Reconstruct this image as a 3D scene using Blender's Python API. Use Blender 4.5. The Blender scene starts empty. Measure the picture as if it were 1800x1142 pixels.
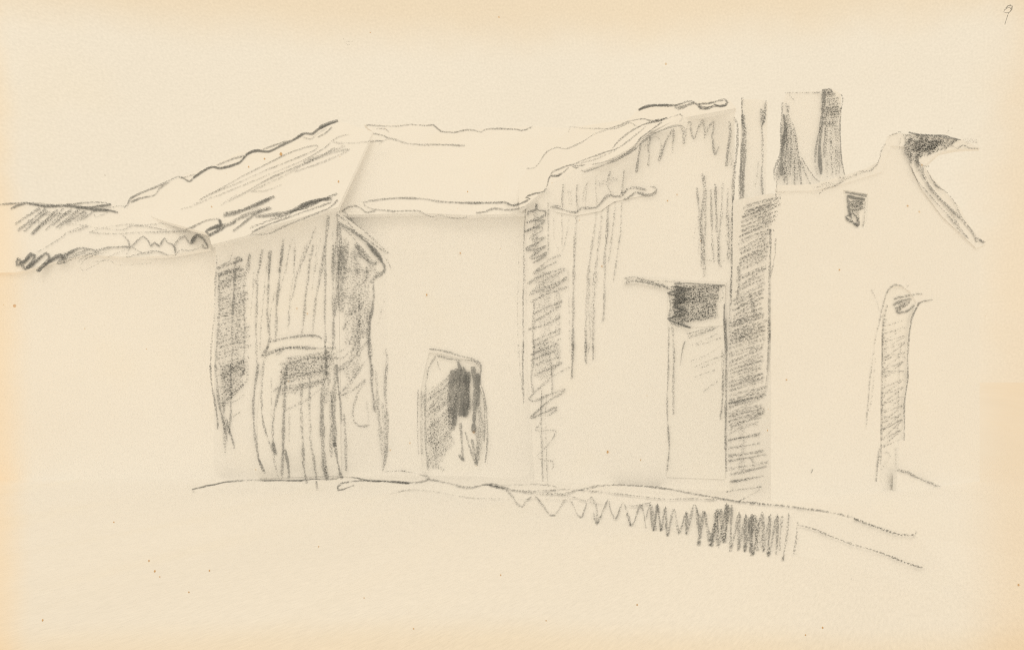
import bpy, math, random
from mathutils import Vector
from mathutils.geometry import tessellate_polygon

random.seed(9)
scene = bpy.context.scene
COL = scene.collection
F, HZ, CX, HC = 1930.0, 650.0, 900.0, 1.67      # focal length in photo pixels, horizon row, centre column, eye height
CAM = Vector((0, 0, HC))

# ------------------------------------------------------------------ geometry helpers
def ray(px, py):
    return Vector(((px - CX) / F, 1.0, (HZ - py) / F))

def at(px, py, Y):                      # a photo position at a distance -> a point
    return CAM + ray(px, py) * Y

class Plane:
    def __init__(s, a, b, c):           # three (px, py, distance) points
        A, B, C = at(*a), at(*b), at(*c)
        s.o = A; s.n = (B - A).cross(C - A).normalized()
        if s.n.dot(CAM - A) < 0: s.n = -s.n
    def shifted(s, d):
        p = Plane.__new__(Plane); p.n = s.n; p.o = s.o + s.n * d; return p
    def hit(s, px, py):
        r = ray(px, py); d = r.dot(s.n)
        return CAM + r * ((s.o - CAM).dot(s.n) / d)

def yb(py, z=0.0):                      # distance at which a level z shows at row py
    return F * (HC - z) / (py - HZ)

def wall_plane(x0, y0, x1, y1):         # an upright plane standing on the base line (x0,y0)-(x1,y1)
    a = at(x0, y0, yb(y0)); b = at(x1, y1, yb(y1))
    p = Plane.__new__(Plane)
    p.o = a; p.n = (b - a).cross(Vector((0, 0, 1))).normalized()
    if p.n.dot(CAM - a) < 0: p.n = -p.n
    return p

# lie of the land: an upper yard, a bank that grows to the right, a lower meadow
def lerp_tab(t, x):
    if x <= t[0][0]: return t[0][1]
    for (a, b), (c, d) in zip(t, t[1:]):
        if x <= c: return b + (d - b) * (x - a) / (c - a)
    return t[-1][1]
EDGE_PX = [(-700, 905), (-200, 885), (200, 868), (340, 858), (440, 847), (600, 842), (755, 848), (880, 856), (1000, 862), (1150, 868), (1300, 881),
           (1400, 891), (1500, 912), (1610, 940), (1900, 1000), (2600, 1080)]
EDGE = sorted([(at(x, y, yb(y)).x, yb(y)) for x, y in EDGE_PX])          # X -> distance of the bank's upper edge
def drop(X): return lerp_tab([(-60, .02), (-6, .02), (-2, .05), (0, .12), (1.2, .24), (3, .38), (60, .4)], X)
def y_top(X): return lerp_tab(EDGE, X)
def y_low(X): return y_top(X) - .35 - drop(X) * 3.2
def land(X, Y):
    t, l = y_top(X), y_low(X)
    if Y >= t: return 0.0
    if Y <= l: return -drop(X)
    return -drop(X) * (t - Y) / (t - l)

class Land:
    n = Vector((0, 0, 1))
    def hit(s, px, py):
        r = ray(px, py); Y = 4.0
        f = lambda Y: CAM.z + r.z * Y - land(r.x * Y, Y)
        if r.z > -0.02: return CAM + r * 80
        while f(Y) > 0 and Y < 120: Y += .25
        a, b = Y - .25, Y
        for _ in range(18):
            m = (a + b) / 2
            if f(m) > 0: a = m
            else: b = m
        return CAM + r * a
LAND = Land()

SKY_C, SKY_R = Vector((0, 12, 0)), 150.0
class Dome:
    n = Vector((0, -1, 0))
    def hit(s, px, py):
        r = ray(px, py).normalized(); oc = CAM - SKY_C
        b = oc.dot(r); c = oc.dot(oc) - SKY_R ** 2
        return CAM + r * (-b + math.sqrt(b * b - c))
DOME = Dome()

# ------------------------------------------------------------------ materials
def new_mat(name):
    m = bpy.data.materials.new(name); m.use_nodes = True
    nt = m.node_tree; nt.nodes.clear()
    return m, nt, nt.nodes, nt.links

def mth(nt, op, a, b=None, c=None, clamp=False):
    n = nt.nodes.new('ShaderNodeMath'); n.operation = op; n.use_clamp = clamp
    for i, v in enumerate((a, b, c)):
        if v is None: continue
        if isinstance(v, (int, float)): n.inputs[i].default_value = v
        else: nt.links.new(v, n.inputs[i])
    return n.outputs[0]

def sstep(nt, v, lo, hi):
    n = nt.nodes.new('ShaderNodeMapRange'); n.interpolation_type = 'SMOOTHSTEP'
    nt.links.new(v, n.inputs[0]); n.inputs[1].default_value = lo; n.inputs[2].default_value = hi
    return n.outputs[0]

def band(nt, v, a, b, c, d):            # rises from a to b, falls again from c to d
    return mth(nt, 'SUBTRACT', sstep(nt, v, a, b), sstep(nt, v, c, d))

def grain_vec(nt, k):                   # flat coordinates for the tooth: across, and height plus a little of the depth
    g = nt.nodes.new('ShaderNodeNewGeometry'); s = nt.nodes.new('ShaderNodeSeparateXYZ')
    nt.links.new(g.outputs['Position'], s.inputs[0])
    c = nt.nodes.new('ShaderNodeCombineXYZ')
    nt.links.new(mth(nt, 'MULTIPLY', mth(nt, 'SUBTRACT', s.outputs[0], mth(nt, 'MULTIPLY', s.outputs[1], .35)), k), c.inputs[0])
    nt.links.new(mth(nt, 'MULTIPLY', mth(nt, 'ADD', s.outputs[2], mth(nt, 'MULTIPLY', s.outputs[1], .13)), k), c.inputs[1])
    return c.outputs[0], s

def noise(nt, vec, scale, detail=2.0, rough=.6):
    n = nt.nodes.new('ShaderNodeTexNoise'); n.inputs['Scale'].default_value = scale
    n.inputs['Detail'].default_value = detail; n.inputs['Roughness'].default_value = rough
    nt.links.new(vec, n.inputs['Vector']); return n.outputs[0]

def mix(nt, fac, a, b, mode='MIX'):
    n = nt.nodes.new('ShaderNodeMix'); n.data_type = 'RGBA'; n.blend_type = mode
    for s, v in ((n.inputs[0], fac), (n.inputs[6], a), (n.inputs[7], b)):
        if isinstance(v, (int, float)): s.default_value = v
        elif isinstance(v, tuple): s.default_value = (*v, 1)
        else: nt.links.new(v, s)
    return n.outputs[2]

PAPER_LIGHT = (0.890, 0.776, 0.598)      # the cream of the overcast light

def grain_colour(nt, col, k, amp=.24, specks=True):
    """fibres, faint mottling and foxing specks; k = features per metre"""
    vec, sep = grain_vec(nt, 1.0)
    fine = noise(nt, vec, 40 * k, 3, .7)
    mid = noise(nt, vec, 5 * k, 3, .6)
    big = noise(nt, vec, .42 * k, 3, .5)
    v = mth(nt, 'ADD', 1.0, mth(nt, 'MULTIPLY', mth(nt, 'SUBTRACT', fine, .5), amp))
    v = mth(nt, 'ADD', v, mth(nt, 'MULTIPLY', mth(nt, 'SUBTRACT', mid, .5), .035))
    v = mth(nt, 'ADD', v, mth(nt, 'MULTIPLY', mth(nt, 'SUBTRACT', big, .5), .07))
    cn = nt.nodes.new('ShaderNodeCombineColor')
    nt.links.new(v, cn.inputs[0]); nt.links.new(v, cn.inputs[1]); nt.links.new(mth(nt, 'MULTIPLY', v, 1.0), cn.inputs[2])
    c = mix(nt, 1.0, col, cn.outputs[0], 'MULTIPLY')
    warm = sstep(nt, noise(nt, vec, .9 * k, 2), .5, .8)
    c = mix(nt, mth(nt, 'MULTIPLY', warm, .5), c, mix(nt, 1.0, c, (1.0, .985, .95), 'MULTIPLY'))
    for sc, th, tint, seed in ((1.5 * k, .044, (.72, .46, .24), .5), (2.6 * k, .045, (.82, .64, .45), .35), (1.1 * k, .02, (.42, .38, .32), .55)) if specks else ():
        vo = nt.nodes.new('ShaderNodeTexVoronoi'); vo.inputs['Scale'].default_value = sc
        nt.links.new(vec, vo.inputs['Vector'])
        sp = nt.nodes.new('ShaderNodeSeparateColor'); nt.links.new(vo.outputs['Color'], sp.inputs[0])
        rad = mth(nt, 'MULTIPLY', sstep(nt, sp.outputs[0], seed, 1.0), th)
        m = mth(nt, 'LESS_THAN', vo.outputs['Distance'], rad)
        c = mix(nt, mth(nt, 'MULTIPLY', m, .7), c, mix(nt, 1.0, c, tint, 'MULTIPLY'))
    return c, sep

def toned(name, col, k=1.0, edges=False, specks=True):
    m, nt, N, L = new_mat(name)
    c, sep = grain_colour(nt, col, k, specks=specks)
    if edges:                           # the browned margins of the ground: old stains on the near and outer parts
        vec = grain_vec(nt, 1.0)[0]
        wob = mth(nt, 'MULTIPLY', mth(nt, 'SUBTRACT', noise(nt, vec, 1.2, 3), .5), .5)
        X, Y = sep.outputs[0], sep.outputs[1]
        near = band(nt, mth(nt, 'ADD', mth(nt, 'SUBTRACT', mth(nt, 'MULTIPLY', X, .22), Y), wob), -8.2, -7.1, -6.2, -3)
        side = mth(nt, 'ADD', mth(nt, 'DIVIDE', X, mth(nt, 'MAXIMUM', Y, .5)), mth(nt, 'MULTIPLY', wob, .02))
        ledge = band(nt, mth(nt, 'MULTIPLY', side, -1), .434, .470, .50, .95)
        redge = band(nt, side, .398, .463, .50, .95)
        c = mix(nt, mth(nt, 'MULTIPLY', near, .75), c, mix(nt, 1.0, c, (.985, .925, .83), 'MULTIPLY'))
        c = mix(nt, mth(nt, "MULTIPLY", ledge, .75), c, mix(nt, 1.0, c, (1.05, .94, .80), 'MULTIPLY'))
        c = mix(nt, mth(nt, 'MULTIPLY', redge, .62), c, mix(nt, 1.0, c, (.98, .88, .76), 'MULTIPLY'))
    b = N.new('ShaderNodeBsdfDiffuse'); L.new(c, b.inputs[0])
    o = N.new('ShaderNodeOutputMaterial'); L.new(b.outputs[0], o.inputs[0])
    return m

def graphite(name, k):
    m, nt, N, L = new_mat(name)
    vec, _ = grain_vec(nt, 1.0)
    n1 = noise(nt, vec, 46 * k, 2, .7)
    n2 = noise(nt, vec, 7 * k, 2, .5)
    n = mth(nt, 'ADD', mth(nt, 'MULTIPLY', n1, .92), mth(nt, 'MULTIPLY', n2, .08))
    n = mth(nt, 'ADD', mth(nt, 'MULTIPLY', mth(nt, 'SUBTRACT', n, .5), 3.7), .5)
    a = N.new('ShaderNodeAttribute'); a.attribute_name = 'pressure'
    uv = N.new('ShaderNodeUVMap'); uv.uv_map = 'stroke'
    s = N.new('ShaderNodeSeparateXYZ'); L.new(uv.outputs[0], s.inputs[0])
    v = mth(nt, 'ABSOLUTE', mth(nt, 'SUBTRACT', mth(nt, 'MULTIPLY', s.outputs[1], 2), 1))
    prof = mth(nt, 'SUBTRACT', 1.0, mth(nt, 'MULTIPLY', mth(nt, 'POWER', v, 3.0), .6))
    t = mth(nt, 'MULTIPLY', a.outputs['Fac'], prof)
    al = sstep(nt, mth(nt, 'SUBTRACT', mth(nt, 'MULTIPLY', t, 1.0), n), -.13, .17)
    al = mth(nt, 'MULTIPLY', al, mth(nt, 'ADD', .36, mth(nt, 'MULTIPLY', a.outputs['Fac'], .37)), clamp=True)
    al = mth(nt, 'MULTIPLY', al, sstep(nt, v, 1.0, .8))
    d = N.new('ShaderNodeBsdfDiffuse'); d.inputs[0].default_value = (.21, .22, .228, 1)
    tr = N.new('ShaderNodeBsdfTransparent')
    mx = N.new('ShaderNodeMixShader'); L.new(al, mx.inputs[0]); L.new(tr.outputs[0], mx.inputs[1]); L.new(d.outputs[0], mx.inputs[2])
    o = N.new('ShaderNodeOutputMaterial'); L.new(mx.outputs[0], o.inputs[0])
    return m

ALB = .958
M_fox = toned('foxing_stain', (.70, .47, .26))
M_wall = toned('lime_plaster', (ALB, ALB, ALB), 1.0)
M_wall_stained = toned('stained_lime_plaster', (ALB, ALB, ALB), 1.0, edges=True)
M_roof_stained = toned('stained_roof_tiles', (ALB, ALB, ALB), .9, edges=True)
M_roof = toned('pale_roof_tiles', (ALB, ALB, ALB), .9)
M_wood = toned('pale_wood', (ALB, ALB, ALB * .995), 1.0)
M_earth = toned('pale_earth', (ALB, ALB, ALB), 1.15, edges=True, specks=False)
M_lead = graphite('graphite', 1.0)  # pencil outlines, plus hatching and tone strokes that paint shade onto the surfaces
M_lead_sky = graphite('graphite_on_sky', .105)

def sky_material():
    m, nt, N, L = new_mat('cream_sky')
    c, sep = grain_colour(nt, PAPER_LIGHT, .085, .26)
    X, Z = sep.outputs[0], sep.outputs[2]
    vec = grain_vec(nt, 1.0)[0]
    wob = mth(nt, 'MULTIPLY', mth(nt, 'SUBTRACT', noise(nt, vec, .12, 3), .5), 6)
    top = band(nt, mth(nt, 'ADD', Z, mth(nt, 'MULTIPLY', wob, .6)), 44.5, 52, 60, 200)
    left = band(nt, mth(nt, 'SUBTRACT', mth(nt, 'MULTIPLY', wob, .5), X), 63.8, 68.2, 71, 140)
    right = band(nt, mth(nt, 'ADD', X, wob), 59, 68, 72, 140)
    c = mix(nt, mth(nt, 'MULTIPLY', top, .95), c, mix(nt, 1.0, c, (.975, .91, .82), 'MULTIPLY'))
    c = mix(nt, mth(nt, "MULTIPLY", left, .85), c, mix(nt, 1.0, c, (1.05, .94, .80), 'MULTIPLY'))
    c = mix(nt, mth(nt, 'MULTIPLY', right, .62), c, mix(nt, 1.0, c, (.98, .88, .76), 'MULTIPLY'))
    e = N.new('ShaderNodeEmission'); L.new(c, e.inputs[0])
    o = N.new('ShaderNodeOutputMaterial'); L.new(e.outputs[0], o.inputs[0])
    try: m.cycles.emission_sampling = 'NONE'
    except Exception: pass
    return m
M_sky = sky_material()

# ------------------------------------------------------------------ object bookkeeping
def tag(o, label=None, cat=None, group=None, kind=None):
    if label: o['label'] = label
    if cat: o['category'] = cat
    if group: o['group'] = group
    if kind: o['kind'] = kind
    return o

def thing(name, loc, label, cat):
    e = bpy.data.objects.new(name, None); e.location = loc; e.empty_display_size = .3
    COL.objects.link(e); return tag(e, label, cat)

class Part:
    """one mesh: its solid (material 0) and the pencil strokes lying on it, shade hatching among them (material 1)"""
    def __init__(s, name, surf, mat, lead=None):
        s.name, s.surf, s.mats = name, surf, [mat, lead or M_lead]
        s.spots = []; s.v, s.f = [], []; s.rv, s.rf, s.rp, s.ruv = [], [], [], []
    def poly(s, pts):
        i = len(s.v); s.v += [p.copy() for p in pts]; s.f.append(tuple(range(i, i + len(pts))))
    def prism(s, px, ext, hole=None, recess=.14, surf=None):
        sf = surf or s.surf
        P = [sf.hit(*p) for p in px]; e = Vector(ext)
        if hole:
            Hh = [sf.hit(*p) for p in hole]
            allp = P + Hh; i = len(s.v); s.v += [p.copy() for p in allp]
            for t in tessellate_polygon([P, Hh]): s.f.append(tuple(i + k for k in t))
            back = [p - sf.n * recess for p in Hh]
            for k in range(len(Hh)):
                j = (k + 1) % len(Hh); s.poly([Hh[k], Hh[j], back[j], back[k]])
            s.tri(back)
        else: s.tri(P)
        B = [p + e for p in P]; s.tri(B)
        for k in range(len(P)):
            j = (k + 1) % len(P); s.poly([P[k], P[j], B[j], B[k]])
    def tri(s, P):
        i = len(s.v); s.v += [p.copy() for p in P]
        for t in tessellate_polygon([P]): s.f.append(tuple(i + k for k in t))
    def stroke(s, pts, w, p, soft=1.0):
        """pts in photo pixels; both borders of the ribbon are laid on the surface"""
        global NSTROKE
        NSTROKE += 1
        p = p + .06 * (1 - p) if p < .7 else p
        pts = smooth(pts)
        n = len(pts); ph = random.random() * 9; lift = .0012 + (NSTROKE % 60) * .00003
        base = len(s.rv); L = 0
        for i, (x, y) in enumerate(pts):
            a, b = pts[max(i - 1, 0)], pts[min(i + 1, n - 1)]
            tx, ty = b[0] - a[0], b[1] - a[1]; l = math.hypot(tx, ty) or 1
            nx, ny = -ty / l, tx / l
            u = i / max(n - 1, 1); end = min(1.0, .55 + 6 * min(u, 1 - u) * min(1, n / 12))
            ww = w * (.86 + .2 * math.sin(ph + L * .11) + random.uniform(-.1, .1)) * (.6 + .4 * end) * .56
            pr = p * (.96 + .12 * math.sin(ph * 2 + L * .045) + .1 * math.sin(ph * 5 + L * .013) + random.uniform(-.06, .06)) * (.75 + .25 * end)
            for sgn, vv in ((-1, 0.0), (1, 1.0)):
                q = (x + nx * ww * sgn, y + ny * ww * sgn)
                P = s.surf.hit(*q)
                if s.surf is not LAND and s.surf is not DOME and P.z < land(P.x, P.y) + .003: P = LAND.hit(*q)
                k = lift if s.surf is not LAND else lift * 3
                P = P + (CAM - P) * k
                s.rv.append(P); s.rp.append(pr); s.ruv.append((L * .02, vv))
            if i: L += math.hypot(x - pts[i - 1][0], y - pts[i - 1][1])
            if i:
                k = base + 2 * i; s.rf.append((k - 2, k - 1, k + 1, k))
    def spot(s, px, py, rad):               # a rust-brown foxing stain
        s.spots.append([(lambda P: P + (CAM - P) * .0012)(s.surf.hit(px + math.cos(a) * rad * .68 * random.uniform(.75, 1.2), py + math.sin(a) * rad * random.uniform(.75, 1.1)))
                        for a in [k * math.pi / 4 for k in range(8)]])
    def build(s, parent=None, origin=None):
        me = bpy.data.meshes.new(s.name)
        nv = len(s.v); V = s.v + s.rv
        off = (parent_world(parent) if parent else Vector((0, 0, 0)))
        if origin is not None: off = Vector(origin)
        sf = []
        for sp in s.spots:
            sf.append(tuple(range(len(V), len(V) + len(sp)))); V = V + sp
        me.from_pydata([tuple(p - off) for p in V], [], s.f + [tuple(k + nv for k in f) for f in s.rf] + sf)
        me.materials.append(s.mats[0]); me.materials.append(s.mats[1])
        if s.spots: me.materials.append(M_fox)
        nf = len(s.f)
        at_ = me.attributes.new('pressure', 'FLOAT', 'POINT')
        at_.data.foreach_set('value', [0.0] * nv + s.rp + [0.0] * (8 * len(s.spots)))
        uv = me.uv_layers.new(name='stroke')
        for p in me.polygons:
            if p.index >= nf + len(s.rf): p.material_index = 2
            elif p.index >= nf:
                p.material_index = 1
                for li in p.loop_indices:
                    uv.data[li].uv = s.ruv[me.loops[li].vertex_index - nv]
        me.update()
        o = bpy.data.objects.new(s.name, me); COL.objects.link(o)
        if parent:
            o.parent = parent
        else: o.location = off
        return o

WORLD = {}
def parent_world(o):
    if o.name in WORLD: return WORLD[o.name]
    p = Vector(o.location)
    if o.parent: p = parent_world(o.parent)
    WORLD[o.name] = p
    return p
NSTROKE = 0

def smooth(pts, step=4.5):
    if len(pts) < 2: return pts
    P = [pts[0]] + list(pts) + [pts[-1]]; out = []
    for i in range(1, len(P) - 2):
        p0, p1, p2, p3 = P[i - 1], P[i], P[i + 1], P[i + 2]
        d = math.hypot(p2[0] - p1[0], p2[1] - p1[1]); k = max(1, int(d / step))
        for j in range(k):
            t = j / k; r = []
            for c in (0, 1):
                m1, m2 = (p2[c] - p0[c]) * .42, (p3[c] - p1[c]) * .42
                r.append((2 * t ** 3 - 3 * t * t + 1) * p1[c] + (t ** 3 - 2 * t * t + t) * m1 + (-2 * t ** 3 + 3 * t * t) * p2[c] + (t ** 3 - t * t) * m2)
            out.append((r[0] + random.uniform(-.28, .28), r[1] + random.uniform(-.28, .28)))
    out.append(pts[-1]); return out

# frames in which positions were measured: x0, y0, magnification
FR = dict(o=(0, 0, 1.0), a=(0, 180, 3.569), b=(340, 190, 3.939), c=(350, 430, 4.865), d=(320, 640, 4.3925), e=(700, 580, 3.57), f=(600, 190, 5.0), g=(890, 160, 4.39),
          h=(890, 340, 4.079), i=(880, 600, 3.807), j=(1080, 300, 3.806), k=(1140, 560, 3.358), l=(1240, 140, 4.079), m=(1470, 210, 4.567), n=(1480, 480, 2.855),
          p=(860, 820, 2.25), q=(1600, 0, 8.785))
def P_(fr, s):
    x0, y0, k = FR[fr]
    return [(x0 + float(a) / k, y0 + float(b) / k) for a, b in (t.split(',') for t in s.split())]

def LN(part, fr, text):
    """each row: width pressure | points"""
    for row in text.strip().splitlines():
        row = row.strip()
        if not row: continue
        wp, pts = row.split('|'); w, p = map(float, wp.split())
        part.stroke(P_(fr, pts), w, p)

def along(P, t):
    ls = [math.hypot(b[0] - a[0], b[1] - a[1]) for a, b in zip(P, P[1:])]; T = sum(ls) * t
    for (a, b), l in zip(zip(P, P[1:]), ls):
        if T <= l or b is P[-1]:
            u = T / l if l else 0; return (a[0] + (b[0] - a[0]) * u, a[1] + (b[1] - a[1]) * u)
        T -= l

def HT(part, fr, A, B, n, w, p, zig=True, jit=3.0, bow=0.0):  # pencil hatching between two edges, often standing for drawn shade
    A, B = P_(fr, A), P_(fr, B); J = lambda q: (q[0] + random.gauss(0, jit * .5), q[1] + random.gauss(0, jit * .25))
    pts = []
    for i in range(n):
        t = min(1, max(0, (i + random.uniform(-.25, .25)) / (n - 1))); a, b = J(along(A, t)), J(along(B, t))
        m = ((a[0] + b[0]) / 2, (a[1] + b[1]) / 2 + bow)
        if zig:
            pts += [a, m, b]
            if random.random() < .22:
                part.stroke(pts, w, p * random.uniform(.85, 1.12)); pts = []
        else: part.stroke([a, m, b], w * random.uniform(.8, 1.2), p * random.uniform(.8, 1.15))
    if len(pts) > 1: part.stroke(pts, w, p)

def skew(px, d, k=1.0): return ((px - CX) / F * d * k, d, 0)

# ------------------------------------------------------------------ surfaces
pl_Aw = wall_plane(0, 843, 400, 840)
pl_Ar = Plane((0, 475, 16.66), (365, 425, 16.86), (200, 360, 17.25))
pl_Bw = wall_plane(375, 846, 602, 838)
pl_Bs = wall_plane(602, 838, 686, 833.5)
pl_Br = Plane((592, 212, 20.4), (370, 412, 16.32), (592, 350, 17.1))
pl_Cw = wall_plane(600, 832.5, 960, 838)
pl_Cr = Plane((600, 372, 17.52), (930, 365, 17.13), (780, 225, 20.2))
pl_Dw = wall_plane(940, 843, 1283, 862)
pl_Dr = Plane((925, 352, 16.72), (1195, 212, 15.53), (1000, 226, 19.1))
pl_Es = wall_plane(1283, 862, 1355, 880)
pl_Ew = wall_plane(1355, 880, 1730, 845)

# ------------------------------------------------------------------ low outbuilding, far left
A = thing('low_outbuilding', at(100, 851, yb(851)), 'low outbuilding at the left edge, its roof scribbled dark at ridge and eave', 'outbuilding')
aw = Part('wall', pl_Aw, M_wall_stained)
aw.prism([(-260, 853), (-260, 480), (30, 472), (130, 448), (365, 432), (420, 420), (420, 847)], (0, 2.4, 0)); aw.build(A)
ar = Part('roof', pl_Ar, M_roof_stained)
ar.prism([(-270, 490), (-270, 357), (0, 358), (110, 355), (200, 360), (222, 367), (330, 372), (385, 395), (368, 436), (300, 448), (235, 452), (150, 448), (90, 462), (30, 478)], (0, .12, -.03))
LN(ar, 'a', '''
3.5 .7|0,640 60,635 110,632 180,628 300,640 420,642 540,628 640,628 700,640
4.5 .85|65,668 110,645 180,630 260,650 380,648 520,660 620,650 700,640
5 .75|560,665 640,672 700,680 740,690
3 .5|600,640 660,662 740,650 790,655
3 .5|590,700 600,718 640,705 680,690
5 .8|420,640 520,660 600,678 680,675
4.5 .75|180,636 300,650 430,648
5.5 .6|250,665 180,705 95,765
5.5 .68|290,665 200,735 110,805
5.5 .62|300,680 220,745 150,810
5.5 .66|360,670 270,755 195,830
4.5 .5|400,665 330,720 240,790
5 .6|380,700 340,745 285,800
5.5 .55|450,670 390,715 330,770
5.5 .6|500,670 430,725 350,785
5.5 .6|540,675 470,720 410,755
5.5 .62|545,690 515,715 470,750
4 .5|590,680 540,715 500,740
9 .34|240,690 400,700 540,680
9 .3|170,740 260,750 380,740
2.6 .45|230,940 300,900 380,850 430,810 550,765
2.6 .42|370,800 390,770 440,762 520,768 600,785 680,780 780,765 900,770 1050,758 1110,780 1180,800
2.5 .45|560,815 640,790 760,800 830,775 930,780 1050,803 1160,805
2.8 .5|560,815 620,820 720,823 900,815 1060,812 1190,808
4 .5|430,815 490,800 550,775
6.5 .85|105,975 150,1000 190,950 220,960 170,1040 240,980 290,945 310,980 240,1060 320,990 380,955 400,1000 360,1010 420,960 400,1010
5 .8|110,980 105,1020 160,990 200,960
6.5 .8|230,1060 300,1000 380,965 470,930
6 .75|130,1000 160,1045 220,1000 270,960
4.5 .8|410,950 470,925 520,912 600,928 680,912 760,905 820,908
4.5 .6|430,980 500,940 560,920
4.5 .55|490,1000 560,950 620,940
4.5 .5|395,1015 480,960 540,940
8 .35|430,985 520,960 600,950
3.8 .65|770,835 800,860 820,905 870,860 900,840 930,870 945,900 970,880 1000,900 1030,850 1050,880 1080,890 1100,915 1100,950
4.2 .75|1100,950 1095,900 1130,850 1160,840 1190,890
4.8 .82|1195,890 1215,850 1235,830 1270,850 1300,895 1305,915 1275,915 1270,890
7.5 .98|1200,882 1225,842
3.2 .5|820,905 800,940 790,970 860,955 940,935 1000,935 1050,958 1100,958 1130,925 1200,930 1260,905
3 .5|830,910 900,945 960,938
2.6 .4|500,1030 520,1055 600,1020 700,960 800,920
2.6 .4|505,1020 540,980 620,950 680,940
2.6 .4|600,1000 680,990 740,1020 850,1015 950,1008
''')
ar.build(A)

# ------------------------------------------------------------------ plank barn
B = thing('plank_barn', at(480, 845, yb(845)), 'barn of tall pencilled planks with a plank door, left of the farmhouse', 'barn')
bw = Part('wall', pl_Bw, M_wall)
bw.prism([(376, 855), (376, 640), (379, 425), (470, 390), (592, 362), (602, 842)], (-.2, 3.2, 0))
LN(bw, 'b', '''
5 .6|390,1010 385,1075 380,1142
5 .5|470,985 460,1060 450,1142
5 .5|540,985 530,1060 520,1142
5.5 .58|625,905 610,1020 595,1142
3.4 .38|700,895 700,1020 690,1142
3 .33|690,905 660,1000 640,1142
4 .45|850,820 800,950 740,1100 735,1142
4 .4|805,1005 800,1142
6 .6|935,745 920,900 890,1142
5 .52|990,740 1000,800 985,950 975,1142
4 .36|965,850 960,1142
3.4 .3|880,900 860,1040 840,1142
''')
LN(bw, 'c', '''
4 .5|148,90 150,200 140,300 135,450 130,600 115,750 100,900 100,1119
3 .5|150,200 180,180 260,140 285,70
5 .5|170,260 170,500 165,700 150,900 140,1119
5.5 .62|320,110 305,200 300,400 285,600 285,900 270,1119
4.5 .5|430,75 410,180 385,330 385,500 390,700 385,900 380,1119
6 .6|150,205 250,170 370,130
6.5 .62|160,262 280,222 370,200
6 .6|300,120 340,105 370,135
5 .5|170,340 290,290 390,260
24 .17|225,190 225,400 222,640
24 .2|215,600 210,850 205,1119
16 .26|330,200 335,600 330,1119
5.2 .5|540,40 520,180 495,300 495,500 485,700 490,900 500,1119
3.5 .3|470,230 460,400 440,600
5 .5|610,50 600,200 590,400 585,600 600,800 560,940 530,950
3.5 .35|600,60 570,250 550,450 530,700 520,900
5.6 .52|720,0 700,150 685,300 665,500 660,700 655,1000
3 .3|780,0 740,200 690,400
3.5 .35|650,400 620,520 600,700
4 .4|820,0 810,250 780,420 770,600 760,740
4 .4|920,0 880,100 840,250 810,400 790,470
5.2 .5|980,0 950,130 930,300 910,450 900,600 880,750 870,870
5.2 .5|1075,0 1050,150 1030,300 1000,450 985,600 970,750 965,930
5 .48|1080,0 1080,300 1075,600 1080,850 1085,1119
5.5 .5|1150,0 1145,300 1150,600 1150,800 1140,900
3.5 .3|1005,0 990,200 960,400
6 .5|1190,0 1185,200 1175,420 1160,620
''')
HT(bw, 'c', '165,250 165,700 150,1119', '375,180 420,400 400,600 430,750 410,1060', 26, 4.2, .38, bow=-1)  # shadow at the wall's left end, drawn on as hatching
HT(bw, 'd', '300,40 305,340', '470,-30 480,170', 9, 5, .46, bow=-1)
LN(bw, 'd', '''
4.2 .68|218,0 225,120 245,250 270,400 278,500
5 .7|260,0 270,150 285,300 320,450 350,590
5.2 .58|320,300 325,500 333,685
4.6 .62|375,0 378,200 375,400 365,500 390,580 403,650
5 .6|340,420 352,480 370,540
4.2 .45|380,300 430,270 480,235
4.2 .45|390,410 420,385 450,370
4 .4|490,0 505,100 470,180
24 .32|335,0 335,160 335,330
5 .62|590,0 570,120 550,300 555,450 570,600 595,740 640,840
4.2 .5|630,0 615,200 620,400 650,540 700,670
3 .3|690,100 690,250 690,400
3.4 .3|505,0 510,80 505,150
4 .6|1195,0 1205,150 1225,320 1230,460
6 .62|1245,385 1260,500 1265,700 1270,825
5.5 .6|1180,600 1200,750 1235,885
''')
LN(bw, 'd', '''3.2 .68|75,965 150,945 250,925 350,905 500,893 700,895 900,895 1000,885 1150,885 1250,868 1350,875 1450,900 1600,900 1757,915
''')
bw.spot(540, 551, 1.5); bw.spot(522, 542, 1.3)
bw.build(B)
bs = Part('side_wall', pl_Bs, M_wall)  # side in shadow; the shade is drawn on with broad graphite strokes
bs.prism([(602, 842), (593, 372), (686, 440), (684, 470), (686, 835)], (-.6, 2.0, 0))
LN(bs, 'b', '''
6.5 .78|1000,790 1100,850 1200,930 1270,1020 1310,1070
4.2 .5|990,740 1060,780 1130,860 1230,930 1340,1005
4 .5|1030,715 1060,730 1070,760 1180,850 1260,920 1350,1005
3.6 .5|1000,800 1090,880 1150,960 1200,1040 1260,1080
3 .38|1330,1030 1370,1115
7 .65|1010,800 1015,900 1020,1000 1015,1142
14 .38|1040,900 1060,1000 1060,1142
5 .6|1120,940 1160,1010 1200,1050 1260,1090 1270,1060
10 .38|1180,1000 1220,1080 1280,1142
16 .3|1110,960 1130,1060 1130,1142
''')
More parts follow.
